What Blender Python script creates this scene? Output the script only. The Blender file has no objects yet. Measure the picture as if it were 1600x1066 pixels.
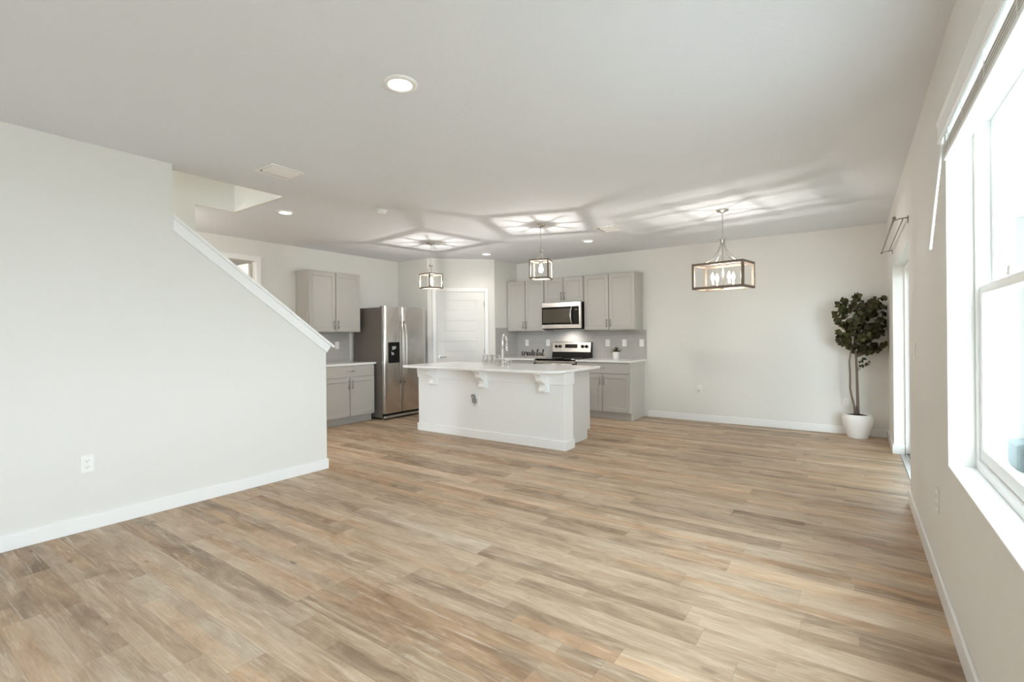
import bpy, bmesh, math, random
from mathutils import Vector, Matrix
R = math.radians
SC = bpy.context.scene
COL = SC.collection

# ------------------------------------------------------------------ camera
YAW, ROLL, CAM_H = R(35.02), R(-0.501), 1.3127
cd = bpy.data.cameras.new('camera'); cam = bpy.data.objects.new('camera', cd); COL.objects.link(cam)
cd.sensor_width = 36; cd.lens = 36 * 761.0 / 1600; cd.shift_y = -(533 - 524.39) / 1600; cd.clip_start = 0.02
_F = Vector((-math.sin(YAW), math.cos(YAW), 0)); _R = Vector((math.cos(YAW), math.sin(YAW), 0)); _U = Vector((0, 0, 1))
_r = _R * math.cos(ROLL) + _U * math.sin(ROLL); _u = -_R * math.sin(ROLL) + _U * math.cos(ROLL)
cam.matrix_world = Matrix(((_r.x, _u.x, -_F.x, 0), (_r.y, _u.y, -_F.y, 0), (_r.z, _u.z, -_F.z, CAM_H), (0, 0, 0, 1)))
SC.camera = cam

# ------------------------------------------------------------------ world, exposure
W = bpy.data.worlds.new('world'); SC.world = W; W.use_nodes = True
_bg = W.node_tree.nodes['Background']
_bg.inputs[0].default_value = (0.77, 0.90, 1.0, 1); _bg.inputs[1].default_value = 14.5
vs = SC.view_settings
vs.view_transform = 'Standard'; vs.look = 'None'; vs.gamma = 1; vs.exposure = 0.17; vs.use_curve_mapping = False
SC.cycles.use_denoising = True
SC.cycles.max_bounces = 12; SC.cycles.diffuse_bounces = 8; SC.cycles.glossy_bounces = 5
SC.cycles.transmission_bounces = 6; SC.cycles.transparent_max_bounces = 16
SC.cycles.sample_clamp_indirect = 8; SC.cycles.caustics_reflective = False; SC.cycles.caustics_refractive = False

# room constants (metres)
XR, XL, XS, YB, YW, YC, H, XK, YF = .352, -4.318, -4.478, 7.633, 2.919, 1.588, 2.668, -6.796, 6.085
YN = -3.2          # wall behind the camera
PX, PY = -5.23, 6.93  # pantry corner

def portal(name, loc, rot, sx, sy):
    l = bpy.data.lights.new(name, 'AREA'); l.shape = 'RECTANGLE'; l.size = sx; l.size_y = sy
    l.cycles.is_portal = True
    o = bpy.data.objects.new(name, l); COL.objects.link(o); o.location = loc; o.rotation_euler = rot
portal('window_daylight', (.62, 2.03, 1.48), (0, R(90), 0), 1.7, 2.0)
portal('slider_daylight', (.62, 5.74, 1.02), (0, R(90), 0), 2.1, 2.0)
portal('rear_window_daylight', (.62, -1.55, 1.3), (0, R(90), 0), 2.1, 2.3)  # portal for the opening added behind the camera

def lamp(name, kind, loc, power, color=(1, .955, .89), r=.03, rot=(0, 0, 0), spot=None):
    l = bpy.data.lights.new(name, kind); l.energy = power; l.color = color
    if kind in ('POINT', 'SPOT'): l.shadow_soft_size = r
    if kind == 'SPOT': l.spot_size = spot; l.spot_blend = .8
    o = bpy.data.objects.new(name, l); COL.objects.link(o); o.location = loc; o.rotation_euler = rot
    return o
P_BULB, P_CAND, P_DOWN = 15.5, 5.4, 15
lamp('hall_lamp', 'POINT', (-6.15, 1.7, 2.45), 16, (1, .95, .87), .08)  # unseen fill light added to lift the kitchen's left side
lamp('side_room_lamp', 'POINT', (-8.1, 2.6, 2.4), 30, (1, .96, .9), .1)  # unseen fill light added so the open doorway is not dark
lamp('upstairs_lamp', 'POINT', (-4.95, .6, 3.5), 12, (1, .95, .82), .08)  # unseen fill light added to brighten the stairwell shaft

# ------------------------------------------------------------------ materials
def mat(name, col, rough=.5, metal=0, spec=.5, emis=None, es=0, coat=0):
    m = bpy.data.materials.new(name); m.use_nodes = True
    b = m.node_tree.nodes['Principled BSDF']
    b.inputs['Base Color'].default_value = (*col, 1); b.inputs['Roughness'].default_value = rough
    b.inputs['Metallic'].default_value = metal; b.inputs['Specular IOR Level'].default_value = spec
    if coat: b.inputs['Coat Weight'].default_value = coat; b.inputs['Coat Roughness'].default_value = .08
    if emis: b.inputs['Emission Color'].default_value = (*emis, 1); b.inputs['Emission Strength'].default_value = es
    return m
def N(m, t, **kw):
    n = m.node_tree.nodes.new(t)
    for k, v in kw.items(): setattr(n, k, v)
    return n
def L(m, a, b): m.node_tree.links.new(a, b)
def bsdf(m): return m.node_tree.nodes['Principled BSDF']
def bumpy(m, scale, strength, dist=.002, detail=3):
    g = N(m, 'ShaderNodeNewGeometry'); t = N(m, 'ShaderNodeTexNoise'); b = N(m, 'ShaderNodeBump')
    t.inputs['Scale'].default_value = scale; t.inputs['Detail'].default_value = detail
    b.inputs['Strength'].default_value = strength; b.inputs['Distance'].default_value = dist
    L(m, g.outputs['Position'], t.inputs['Vector']); L(m, t.outputs['Fac'], b.inputs['Height'])
    L(m, b.outputs['Normal'], bsdf(m).inputs['Normal'])
    return m
def mottled(m, c1, c2, scale):
    g = N(m, 'ShaderNodeTexCoord'); t = N(m, 'ShaderNodeTexNoise'); r = N(m, 'ShaderNodeMix', data_type='RGBA')
    t.inputs['Scale'].default_value = scale
    L(m, g.outputs['Object'], t.inputs['Vector']); L(m, t.outputs['Fac'], r.inputs['Factor'])
    r.inputs[6].default_value = (*c1, 1); r.inputs[7].default_value = (*c2, 1)
    L(m, r.outputs[2], bsdf(m).inputs['Base Color'])
    return m

M = {}
M['wall'] = bumpy(mat('wall_paint', (.775, .762, .724), .65, spec=.25), 90, .25, .002)
M['ceiling'] = bumpy(mat('ceiling_paint', (.785, .805, .835), .85, spec=.15), 45, .5, .006)
M['trim'] = mat('trim_paint', (.88, .88, .87), .32)
M['door'] = mat('door_paint', (.79, .78, .755), .38)
M['cab'] = mat('greige_cabinet', (.495, .475, .445), .42)
M['cab_side'] = mat('cabinet_side', (.64, .625, .605), .5)
M['island_paint'] = bumpy(mat('island_paint', (.84, .84, .835), .6, spec=.3), 90, .2, .002)
M['quartz'] = mottled(mat('white_quartz', (.9, .9, .88), .12), (.90, .895, .88), (.84, .835, .82), 40)
M['nickel'] = mat('brushed_nickel', (.55, .53, .50), .32, 1)
M['chrome'] = mat('chrome', (.85, .86, .86), .08, 1)
M['pull'] = mat('satin_pull', (.42, .40, .38), .35, 1)
M['white_plastic'] = mat('white_plastic', (.88, .87, .84), .4)
M['plate_cream'] = mat('cream_plastic', (.76, .75, .71), .5)
M['slot'] = mat('dark_slot', (.06, .06, .06), .6)
M['black_glass'] = mat('black_glass', (.006, .0055, .005), .06, spec=.3)
M['black'] = mat('black_enamel', (.006, .0055, .005), .35, spec=.2)
M['black_plastic'] = mat('black_plastic', (.006, .006, .006), .4, spec=.25)
M['fridge_side'] = bumpy(mat('fridge_side_grey', (.155, .135, .118), .5), 300, .1)
M['mw_glass'] = mat('tinted_glass', (.075, .062, .045), .12)
M['grey_plastic'] = mat('grey_plastic', (.25, .245, .24), .45)
M['vinyl'] = mat('white_vinyl', (.88, .88, .87), .4)
M['slat'] = mottled(mat('blind_slat', (.80, .79, .77), .5), (.72, .705, .68), (.62, .605, .58), 60)
M['wand'] = mat('clear_wand', (.93, .93, .92), .2)
M['bronze'] = mat('fixture_bronze', (.20, .158, .125), .45, .3)
M['rod'] = mat('rod_bronze', (.36, .30, .255), .4, .8)
M['ceramic'] = mat('white_ceramic', (.86, .84, .81), .35)
M['soil'] = bumpy(mat('soil', (.035, .022, .014), .95), 120, 1, .01)
M['signblack'] = mat('sign_black', (.01, .009, .008), .5)
M['signbase'] = mottled(mat('weathered_wood', (.4, .37, .34), .7), (.46, .42, .38), (.27, .24, .21), 30)
def glow_glass(name, col, es):
    m = bpy.data.materials.new(name); m.use_nodes = True; nt = m.node_tree; nt.nodes.clear()
    o = nt.nodes.new('ShaderNodeOutputMaterial'); a = nt.nodes.new('ShaderNodeAddShader'); t = nt.nodes.new('ShaderNodeBsdfTransparent'); e = nt.nodes.new('ShaderNodeEmission')
    e.inputs[0].default_value = (*col, 1); e.inputs[1].default_value = es
    nt.links.new(t.outputs[0], a.inputs[0]); nt.links.new(e.outputs[0], a.inputs[1]); nt.links.new(a.outputs[0], o.inputs[0]); return m
M['bulb'] = glow_glass('bulb_glow', (1, .93, .82), 6)
M['diffuser'] = mat('diffuser_glow', (1, 1, 1), .5, emis=(1, .97, .92), es=9)
M['alu'] = mat('aluminium', (.62, .62, .61), .35, .9)
M['dispenser'] = mat('paddle_grey', (.55, .55, .56), .3, .6)
M['concrete'] = bumpy(mat('patio_concrete', (.45, .44, .42), .9), 30, .3)
M['teal'] = mat('teal_cushion', (.115, .150, .158), .8)
M['stucco'] = bumpy(mat('post_stucco', (.55, .54, .51), .9), 60, .5)
M['trunk'] = bumpy(mat('ficus_bark', (.19, .145, .11), .85), 80, .6, .004)
M['carpet'] = mat('stair_carpet', (.5, .47, .42), .95)

def leafmat(name, c1, c2):
    m = mat(name, c1, .55, spec=.3)
    g = N(m, 'ShaderNodeNewGeometry'); r = N(m, 'ShaderNodeMix', data_type='RGBA')
    L(m, g.outputs['Random Per Island'], r.inputs['Factor'])
    r.inputs[6].default_value = (*c1, 1); r.inputs[7].default_value = (*c2, 1)
    L(m, r.outputs[2], bsdf(m).inputs['Base Color'])
    return m
M['leaf'] = leafmat('ficus_leaf', (.022, .024, .008), (.088, .080, .028))
M['leaf2'] = leafmat('succulent_leaf', (.06, .062, .018), (.13, .125, .055))

def steel():
    m = mat('stainless_steel', (.68, .655, .63), .26, 1)
    g = N(m, 'ShaderNodeNewGeometry'); mp = N(m, 'ShaderNodeMapping'); t = N(m, 'ShaderNodeTexNoise'); b = N(m, 'ShaderNodeBump')
    mp.inputs['Scale'].default_value = (3, 3, 400); t.inputs['Scale'].default_value = 1; t.inputs['Detail'].default_value = 2
    L(m, g.outputs['Position'], mp.inputs['Vector']); L(m, mp.outputs['Vector'], t.inputs['Vector'])
    # slow waviness of the pressed door skin
    t2 = N(m, 'ShaderNodeTexNoise'); t2.inputs['Scale'].default_value = 3.2; t2.inputs['Detail'].default_value = 1
    L(m, g.outputs['Position'], t2.inputs['Vector'])
    b2 = N(m, 'ShaderNodeBump'); b2.inputs['Strength'].default_value = .35; b2.inputs['Distance'].default_value = .02
    L(m, t2.outputs['Fac'], b2.inputs['Height'])
    b.inputs['Strength'].default_value = .06; b.inputs['Distance'].default_value = .001
    L(m, t.outputs['Fac'], b.inputs['Height']); L(m, b2.outputs['Normal'], b.inputs['Normal'])
    L(m, b.outputs['Normal'], bsdf(m).inputs['Normal'])
    return m
M['steel'] = steel()

def glass(name, tint=(1, 1, 1), gl=.08, rough=.0):
    m = bpy.data.materials.new(name); m.use_nodes = True; nt = m.node_tree; nt.nodes.clear()
    o = nt.nodes.new('ShaderNodeOutputMaterial'); mx = nt.nodes.new('ShaderNodeMixShader')
    t = nt.nodes.new('ShaderNodeBsdfTransparent'); g = nt.nodes.new('ShaderNodeBsdfGlossy'); lw = nt.nodes.new('ShaderNodeLayerWeight')
    mr = nt.nodes.new('ShaderNodeMath'); mr.operation = 'MULTIPLY'; mr.inputs[1].default_value = gl
    t.inputs[0].default_value = (*tint, 1); g.inputs['Roughness'].default_value = rough
    lw.inputs[0].default_value = .5
    nt.links.new(lw.outputs['Facing'], mr.inputs[0]); nt.links.new(mr.outputs[0], mx.inputs[0])
    nt.links.new(t.outputs[0], mx.inputs[1]); nt.links.new(g.outputs[0], mx.inputs[2]); nt.links.new(mx.outputs[0], o.inputs[0])
    return m
M['pane'] = glass('window_glass', (.97, .99, .98), .12)
M['clear'] = glass('drinking_glass', (.985, .985, .98), .7)

def floor_mat():
    m = mat('oak_plank_floor', (.4, .3, .2), .42, spec=.27)
    b = bsdf(m)
    g = N(m, 'ShaderNodeNewGeometry'); sp = N(m, 'ShaderNodeSeparateXYZ'); L(m, g.outputs['Position'], sp.inputs[0])
    def mth(op, a, c=None):
        n = N(m, 'ShaderNodeMath', operation=op)
        for i, v in enumerate((a, c)):
            if v is None: continue
            if isinstance(v, (int, float)): n.inputs[i].default_value = v
            else: L(m, v, n.inputs[i])
        return n.outputs[0]
    PW, PL = .1505, 1.22
    def wnoise(*ins):
        c = N(m, 'ShaderNodeCombineXYZ')
        for i, q in enumerate(ins):
            if isinstance(q, (int, float)): c.inputs[i].default_value = q
            else: L(m, q, c.inputs[i])
        w = N(m, 'ShaderNodeTexWhiteNoise', noise_dimensions='3D'); L(m, c.outputs[0], w.inputs['Vector'])
        r = N(m, 'ShaderNodeSeparateColor'); L(m, w.outputs['Color'], r.inputs[0]); return r.outputs
    def remap(x, i0, i1, o0, o1):
        r = N(m, 'ShaderNodeMapRange'); L(m, x, r.inputs[0])
        for k, q in enumerate((i0, i1, o0, o1)): r.inputs[k + 1].default_value = q
        return r.outputs[0]
    def mix(fac, c1, c2, mode='MIX'):
        x = N(m, 'ShaderNodeMix', data_type='RGBA', blend_type=mode)
        for sock, q in ((x.inputs['Factor'], fac), (x.inputs[6], c1), (x.inputs[7], c2)):
            if isinstance(q, (int, float)): sock.default_value = q
            elif isinstance(q, tuple): sock.default_value = (*q, 1)
            else: L(m, q, sock)
        return x.outputs[2]
    v = mth('DIVIDE', mth('SUBTRACT', sp.outputs['Y'], .011), PW); row = mth('FLOOR', v); fv = mth('FRACT', v)
    u = mth('ADD', mth('DIVIDE', sp.outputs['X'], PL), mth('MULTIPLY', wnoise(row, 3.7)[0], 7.3)); cidx = mth('FLOOR', u); fu = mth('FRACT', u)
    rnd = wnoise(row, cidx)
    half = mth('FLOOR', mth('MULTIPLY', v, 2))           # printed strips, two to a plank
    srnd = wnoise(half, mth('FLOOR', mth('ADD', mth('MULTIPLY', u, 1.0), mth('MULTIPLY', wnoise(half, 9.1)[0], 5))), 5.5)
    gx = mth('ADD', sp.outputs['X'], mth('MULTIPLY', rnd[0], 37)); gy = mth('ADD', sp.outputs['Y'], mth('MULTIPLY', rnd[1], 19))
    def grain(sx, sy, detail, rough=.6, dist=0):
        c = N(m, 'ShaderNodeCombineXYZ'); L(m, mth('MULTIPLY', gx, sx), c.inputs[0]); L(m, mth('MULTIPLY', gy, sy), c.inputs[1])
        t = N(m, 'ShaderNodeTexNoise'); t.inputs['Scale'].default_value = 1; t.inputs['Detail'].default_value = detail
        t.inputs['Roughness'].default_value = rough; t.inputs['Distortion'].default_value = dist
        L(m, c.outputs[0], t.inputs['Vector']); return t.outputs['Fac']
    blot = grain(2.6, 9, 5, .62, .9)      # cloudy blotches
    fibre = grain(7, 120, 4, .75, .15)     # fine fibre
    streak = grain(2.4, 38, 6, .72, .8)    # limed scratches
    crack = grain(3.4, 55, 6, .8, .6)      # dark cracks
    tone = mth('ADD', mth('ADD', mth('MULTIPLY', rnd[2], .34), mth('MULTIPLY', srnd[0], .26)), mth('MULTIPLY', remap(blot, .28, .72, 0, 1), .50))
    rp = N(m, 'ShaderNodeValToRGB'); e = rp.color_ramp.elements
    e[0].position = .08; e[0].color = (.20, .138, .092, 1); e[1].position = .98; e[1].color = (.63, .525, .415, 1)
    for p, c in ((.28, (.305, .220, .152)), (.50, (.425, .315, .222)), (.72, (.515, .400, .295))):
        x = e.new(p); x.color = (*c, 1)
    L(m, tone, rp.inputs[0])
    col = mix(remap(srnd[1], .62, .95, 0, .55), rp.outputs[0], mix(1.0, rp.outputs[0], (1.10, .90, .72), 'MULTIPLY'))      # honey strips
    col = mix(remap(rnd[1], .55, .95, 0, .6), col, mix(1.0, col, (.90, .95, 1.0), 'MULTIPLY'))                                # greyed planks
    col = mix(1.0, col, remap(fibre, .25, .75, .80, 1.15), 'MULTIPLY')
    col = mix(remap(streak, .53, .72, 0, .85), col, (.66, .57, .47))
    col = mix(1.0, col, remap(crack, .27, .37, .55, 1), 'MULTIPLY')
    # small knots
    kc = N(m, 'ShaderNodeCombineXYZ'); L(m, mth('MULTIPLY', gx, 1.6), kc.inputs[0]); L(m, mth('MULTIPLY', gy, 4.2), kc.inputs[1])
    vo = N(m, 'ShaderNodeTexVoronoi'); vo.inputs['Scale'].default_value = 1; L(m, kc.outputs[0], vo.inputs['Vector'])
    kd = mth('ADD', vo.outputs['Distance'], mth('MULTIPLY', blot, .12))
    col = mix(1.0, col, remap(kd, .085, .135, .55, 1), 'MULTIPLY')
    ev = mth('MINIMUM', fv, mth('SUBTRACT', 1, fv)); eu = mth('MINIMUM', fu, mth('SUBTRACT', 1, fu))
    jd = remap(mth('MINIMUM', mth('MULTIPLY', ev, PW), mth('MULTIPLY', eu, PL)), .0003, .0014, .72, 1)
    col = mix(1.0, mix(1.0, col, (1.02, .985, .935), 'MULTIPLY'), jd, 'MULTIPLY'); L(m, col, b.inputs['Base Color'])
    L(m, remap(fibre, 0, 1, .38, .54), b.inputs['Roughness'])
    bp = N(m, 'ShaderNodeBump'); bp.inputs['Strength'].default_value = .22; bp.inputs['Distance'].default_value = .002
    L(m, mth('MULTIPLY', mth('ADD', fibre, crack), jd), bp.inputs['Height']); L(m, bp.outputs['Normal'], b.inputs['Normal'])
    return m
M['floor'] = floor_mat()

def tile_mat(axis):
    m = mat('grey_subway_tile_' + axis, (.5, .48, .46), .18)
    g = N(m, 'ShaderNodeNewGeometry'); s = N(m, 'ShaderNodeSeparateXYZ'); c = N(m, 'ShaderNodeCombineXYZ')
    L(m, g.outputs['Position'], s.inputs[0]); L(m, s.outputs[axis], c.inputs[0]); L(m, s.outputs['Z'], c.inputs[1])
    t = N(m, 'ShaderNodeTexBrick'); t.inputs['Scale'].default_value = 1; t.inputs['Brick Width'].default_value = .152; t.inputs['Row Height'].default_value = .0762
    t.inputs['Mortar Size'].default_value = .0016; t.inputs['Color1'].default_value = (.46, .44, .42, 1); t.inputs['Color2'].default_value = (.49, .47, .45, 1); t.inputs['Mortar'].default_value = (.55, .54, .52, 1)
    L(m, c.outputs[0], t.inputs['Vector']); L(m, t.outputs['Color'], bsdf(m).inputs['Base Color'])
    b = N(m, 'ShaderNodeBump'); b.inputs['Strength'].default_value = .3; b.inputs['Distance'].default_value = .001; b.invert = True
    L(m, t.outputs['Fac'], b.inputs['Height']); L(m, b.outputs['Normal'], bsdf(m).inputs['Normal'])
    return m
M['tileX'] = tile_mat('X'); M['tileY'] = tile_mat('Y')

# ------------------------------------------------------------------ mesh helpers
class MB:
    def __init__(s): s.v = []; s.f = []; s.sm = []
    def add(s, vs, fs, smooth=False):
        o = len(s.v); s.v += [tuple(p) for p in vs]; s.f += [tuple(i + o for i in f) for f in fs]; s.sm += [smooth] * len(fs); return s
    def box(s, x0, x1, y0, y1, z0, z1):
        x0, x1 = min(x0, x1), max(x0, x1); y0, y1 = min(y0, y1), max(y0, y1); z0, z1 = min(z0, z1), max(z0, z1)
        return s.add([(x0, y0, z0), (x1, y0, z0), (x1, y1, z0), (x0, y1, z0), (x0, y0, z1), (x1, y0, z1), (x1, y1, z1), (x0, y1, z1)],
                     [(3, 2, 1, 0), (4, 5, 6, 7), (0, 1, 5, 4), (1, 2, 6, 5), (2, 3, 7, 6), (3, 0, 4, 7)])
    def prism(s, poly, axis, a, b, smooth=False):
        """poly: 2-D outline; axis 'x': (y,z), 'y': (x,z), 'z': (x,y)"""
        def P(p, t): return {'x': (t, p[0], p[1]), 'y': (p[0], t, p[1]), 'z': (p[0], p[1], t)}[axis]
        n = len(poly); vs = [P(p, a) for p in poly] + [P(p, b) for p in poly]
        fs = [tuple(range(n)), tuple(range(2 * n - 1, n - 1, -1))]
        s.add(vs, fs); o = len(s.v) - 2 * n
        for i in range(n):
            j = (i + 1) % n; s.f.append((o + i, o + n + i, o + n + j, o + j)); s.sm.append(smooth)
        return s
    def lathe(s, prof, c=(0, 0, 0), n=32, smooth=True, cap=True):
        vs = []; fs = []
        for r, z in prof:
            for k in range(n):
                a = 2 * math.pi * k / n; vs.append((c[0] + r * math.cos(a), c[1] + r * math.sin(a), c[2] + z))
        for i in range(len(prof) - 1):
            for k in range(n):
                k2 = (k + 1) % n; fs.append((i * n + k, i * n + k2, (i + 1) * n + k2, (i + 1) * n + k))
        s.add(vs, fs, smooth)
        if cap:
            o = len(s.v) - len(vs); m = len(prof) - 1
            if prof[0][0] > 1e-5: s.f.append(tuple(o + k for k in range(n - 1, -1, -1))); s.sm.append(False)
            if prof[m][0] > 1e-5: s.f.append(tuple(o + m * n + k for k in range(n))); s.sm.append(False)
        return s
    def tube(s, pts, r, n=8, closed=False, smooth=True):
        pts = [Vector(p) for p in pts]; m = len(pts); rs = r if isinstance(r, (list, tuple)) else [r] * m
        vs = []; up = None
        for i, p in enumerate(pts):
            if closed: t = pts[(i + 1) % m] - pts[i - 1]
            else: t = pts[min(i + 1, m - 1)] - pts[max(i - 1, 0)]
            t.normalize()
            if up is None:
                up = Vector((0, 0, 1)) if abs(t.z) < .9 else Vector((1, 0, 0))
            a = t.cross(up)
            if a.length < 1e-4: a = t.cross(Vector((0, 1, 0)))
            a.normalize(); b = a.cross(t); up = b.copy()
            for k in range(n):
                th = 2 * math.pi * k / n; vs.append(p + (a * math.cos(th) + b * math.sin(th)) * rs[i])
        fs = []
        for i in range(m if closed else m - 1):
            for k in range(n):
                k2 = (k + 1) % n; i2 = (i + 1) % m; fs.append((i * n + k, i * n + k2, i2 * n + k2, i2 * n + k))
        s.add(vs, fs, smooth)
        if not closed:
            o = len(s.v) - len(vs); s.f.append(tuple(o + k for k in range(n - 1, -1, -1))); s.f.append(tuple(o + (m - 1) * n + k for k in range(n))); s.sm += [False, False]
        return s
    def cyl(s, a, b, r, n=16): return s.tube([a, b], r, n)
    def shift(s, d):
        s.v = [(p[0] - d[0], p[1] - d[1], p[2] - d[2]) for p in s.v]; return s
    def build(s, name, m, parent=None, bevel=0, seg=2, loc=None):
        me = bpy.data.meshes.new(name); me.from_pydata(s.v, [], s.f)
        bm = bmesh.new(); bm.from_mesh(me); bmesh.ops.recalc_face_normals(bm, faces=bm.faces); bm.to_mesh(me); bm.free()
        me.polygons.foreach_set('use_smooth', s.sm); me.update()
        me.materials.append(m)
        o = bpy.data.objects.new(name, me); COL.objects.link(o)
        if parent: o.parent = parent
        if loc: o.location = loc
        if bevel:
            b = o.modifiers.new('bevel', 'BEVEL'); b.width = bevel; b.segments = seg; b.limit_method = 'ANGLE'; b.angle_limit = R(40)
        return o

def box(name, m, x0, x1, y0, y1, z0, z1, parent=None, bevel=0): return MB().box(x0, x1, y0, y1, z0, z1).build(name, m, parent, bevel)
def tag(o, label=None, cat=None, group=None, kind=None):
    if label: o['label'] = label
    if cat: o['category'] = cat
    if group: o['group'] = group
    if kind: o['kind'] = kind
    return o
def struct(o): o['kind'] = 'structure'; return o
def empty(name, loc, rz=0):
    o = bpy.data.objects.new(name, None); COL.objects.link(o); o.location = loc; o.rotation_euler = (0, 0, rz); o.empty_display_size = .1; return o
def thing(name, label, cat, loc, rz=0, group=None): return tag(empty(name, loc, rz), label, cat, group)
def copy_tree(o, parent=None):
    c = o.copy(); COL.objects.link(c); c.parent = parent
    for ch in [x for x in COL.objects if x.parent == o]: copy_tree(ch, c)
    return c

# ------------------------------------------------------------------ SETTING
WT = .115
struct(box('floor', M['floor'], -9.2, .40, YN, YB + .1, -.1, 0))
# ceiling with the stairwell opening
OX0, OX1, OY0, OY1 = -5.44, XS, -1.2, 2.583
cl = MB()
g_ = .03
cl.box(-9.2, OX0 - g_, YN, YB, H, H + .12); cl.box(OX1 + g_, XR, YN, YB, H, H + .12)
cl.box(OX0 - g_, OX1 + g_, OY1 + g_, YB, H, H + .12); cl.box(OX0 - g_, OX1 + g_, YN, OY0 - g_, H, H + .12)
struct(cl.build('ceiling', M['ceiling']))
sh = MB()
sh.box(OX0 - g_, OX0, OY0 - g_, OY1 + g_, H, 4.0); sh.box(OX1, OX1 + g_, OY0 - g_, OY1 + g_, H, 4.0)
sh.box(OX0, OX1, OY1, OY1 + g_, H, 4.0); sh.box(OX0, OX1, OY0 - g_, OY0, H, 4.0)
struct(sh.build('wall_upstairs', M['wall']))
struct(box('ceiling_upstairs', M['ceiling'], OX0 - .1, OX1 + .1, OY0 - .1, OY1 + .1, 4.0, 4.1))
struct(box('wall_left', M['wall'], XS, XL, YN, YC, 0, H))
# sloped half wall beside the stairs
def capz(y): return 2.268 - .743 * (y - 1.596)
struct(MB().prism([(YC, 0), (YW, 0), (YW, capz(YW) - .028), (YC, capz(YC) - .028)], 'x', XS, XL).build('wall_stair', M['wall']))
struct(box('wall_stair_far', M['wall'], OX0 - WT, OX0, YN, 2.2, 0, H))
struct(box('wall_hall', M['wall'], XK, OX0 - WT, .9, 1.0, 0, H))
# kitchen left wall with a tall cased doorway
DY0, DY1, DZ = 2.60, 3.505, 2.375
kw = MB(); kw.box(XK - WT, XK, 1.0, DY0, 0, H); kw.box(XK - WT, XK, DY1, YF + .5, 0, H); kw.box(XK - WT, XK, DY0, DY1, DZ, H)
struct(kw.build('wall_kitchen', M['wall']))
rm = MB(); rm.box(-9.2, -9.1, .9, 5, 0, H); rm.box(-9.1, XK - WT, .9, 1.0, 0, H); rm.box(-9.1, XK - WT, 4.9, 5, 0, H)
struct(rm.build('wall_side_room', M['wall']))
struct(MB().prism([(XK, YF), (-6.05, YF), (PX, PY), (PX, YB + .1), (PX - WT, YB + .1), (PX - WT, PY + .05), (-6.1, YF + WT), (XK, YF + WT)], 'z', 0, H).build('wall_pantry', M['wall']))
struct(box('wall_back', M['wall'], PX - WT, XR + .25, YB, YB + .12, 0, H))
# right wall: window and sliding door openings
WY0, WY1, WZ0, WZ1 = 1.10, 2.965, .70, 2.26
SY0, SY1, SZ = 4.80, 6.675, 2.015
XO = .54
rw = MB()
RY0, RY1, RZ0 = -2.45, -.5, .50  # opening added behind the camera to let in daylight
rw.box(XR, XO, YN, RY0, 0, H); rw.box(XR, XO, RY0, RY1, 0, RZ0); rw.box(XR, XO, RY0, RY1, WZ1, H); rw.box(XR, XO, RY1, WY0, 0, H); rw.box(XR, XO, WY0, WY1, 0, WZ0); rw.box(XR, XO, WY0, WY1, WZ1, H)
rw.box(XR, XO, WY1, SY0, 0, H); rw.box(XR, XO, SY0, SY1, SZ, H); rw.box(XR, XO, SY1, YB, 0, H)
struct(rw.build('wall_right', M['wall']))
struct(box('wall_front', M['wall'], XS, XO, YN - .12, YN, 0, H))
struct(box('ground', M['concrete'], -30, 40, -30, 40, -.3, -.12))

# baseboards
BH, BT = .10, .014
def bb(name, *boxes):
    m = MB()
    for b in boxes: m.box(*b)
    return struct(m.build(name, M['trim'], bevel=.004))
bb('baseboard_left', (XL, XL + BT, YN, YW + BT, 0, BH), (XS, XL, YW, YW + BT, 0, BH))
bb('baseboard_back', (-2.70, XR - BT, YB - BT, YB, 0, BH))
bb('baseboard_right', (XR - BT, XR, YN, SY0, 0, BH), (XR - BT, XR + .05, SY0 - .0, SY0 + BT, 0, BH))
bb('baseboard_corner', (XR - BT, XR, SY1, YB, 0, BH), (XR - BT, XR + .09, SY1 - BT, SY1, 0, BH))
bb('baseboard_alcove', (XK, -6.06, YF - BT, YF, 0, BH))

# stair cap and apron
dirv = Vector((1, -.743)).normalized(); nrm = Vector((.743, 1)).normalized()
def yz(y, off): return (y, capz(y) + off)
e0 = Vector((3.005, capz(3.005)))
cap = [(YC, capz(YC)), tuple(e0), tuple(e0 - nrm * .022), (YC, capz(YC) - .028)]
struct(MB().prism(cap, 'x', XS - .03, XL + .03).build('trim_1', M['trim'], bevel=.004))
e1 = e0 - nrm * .022 - dirv * .03; e2 = e1 - nrm * .078
ap = [(YC, capz(YC) - .028), tuple(e1), tuple(e2), (YC, capz(YC) - .028 - .098)]
struct(MB().prism(ap, 'x', XL, XL + .016).build('trim_2', M['trim'], bevel=.003))
struct(MB().prism(ap, 'x', XS - .016, XS).build('trim_3', M['trim'], bevel=.003))

# tile backsplash
struct(MB().box(PX, -2.715, YB - .008, YB, .914, 1.387).build('trim_4', M['tileX']))
struct(MB().box(PX, PX + .008, 6.945, YB - .008, .914, 1.455).build('trim_5', M['tileY']))
struct(MB().box(XK, XK + .008, 4.0, 5.028, .914, 1.387).build('trim_6', M['tileY']))

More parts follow.
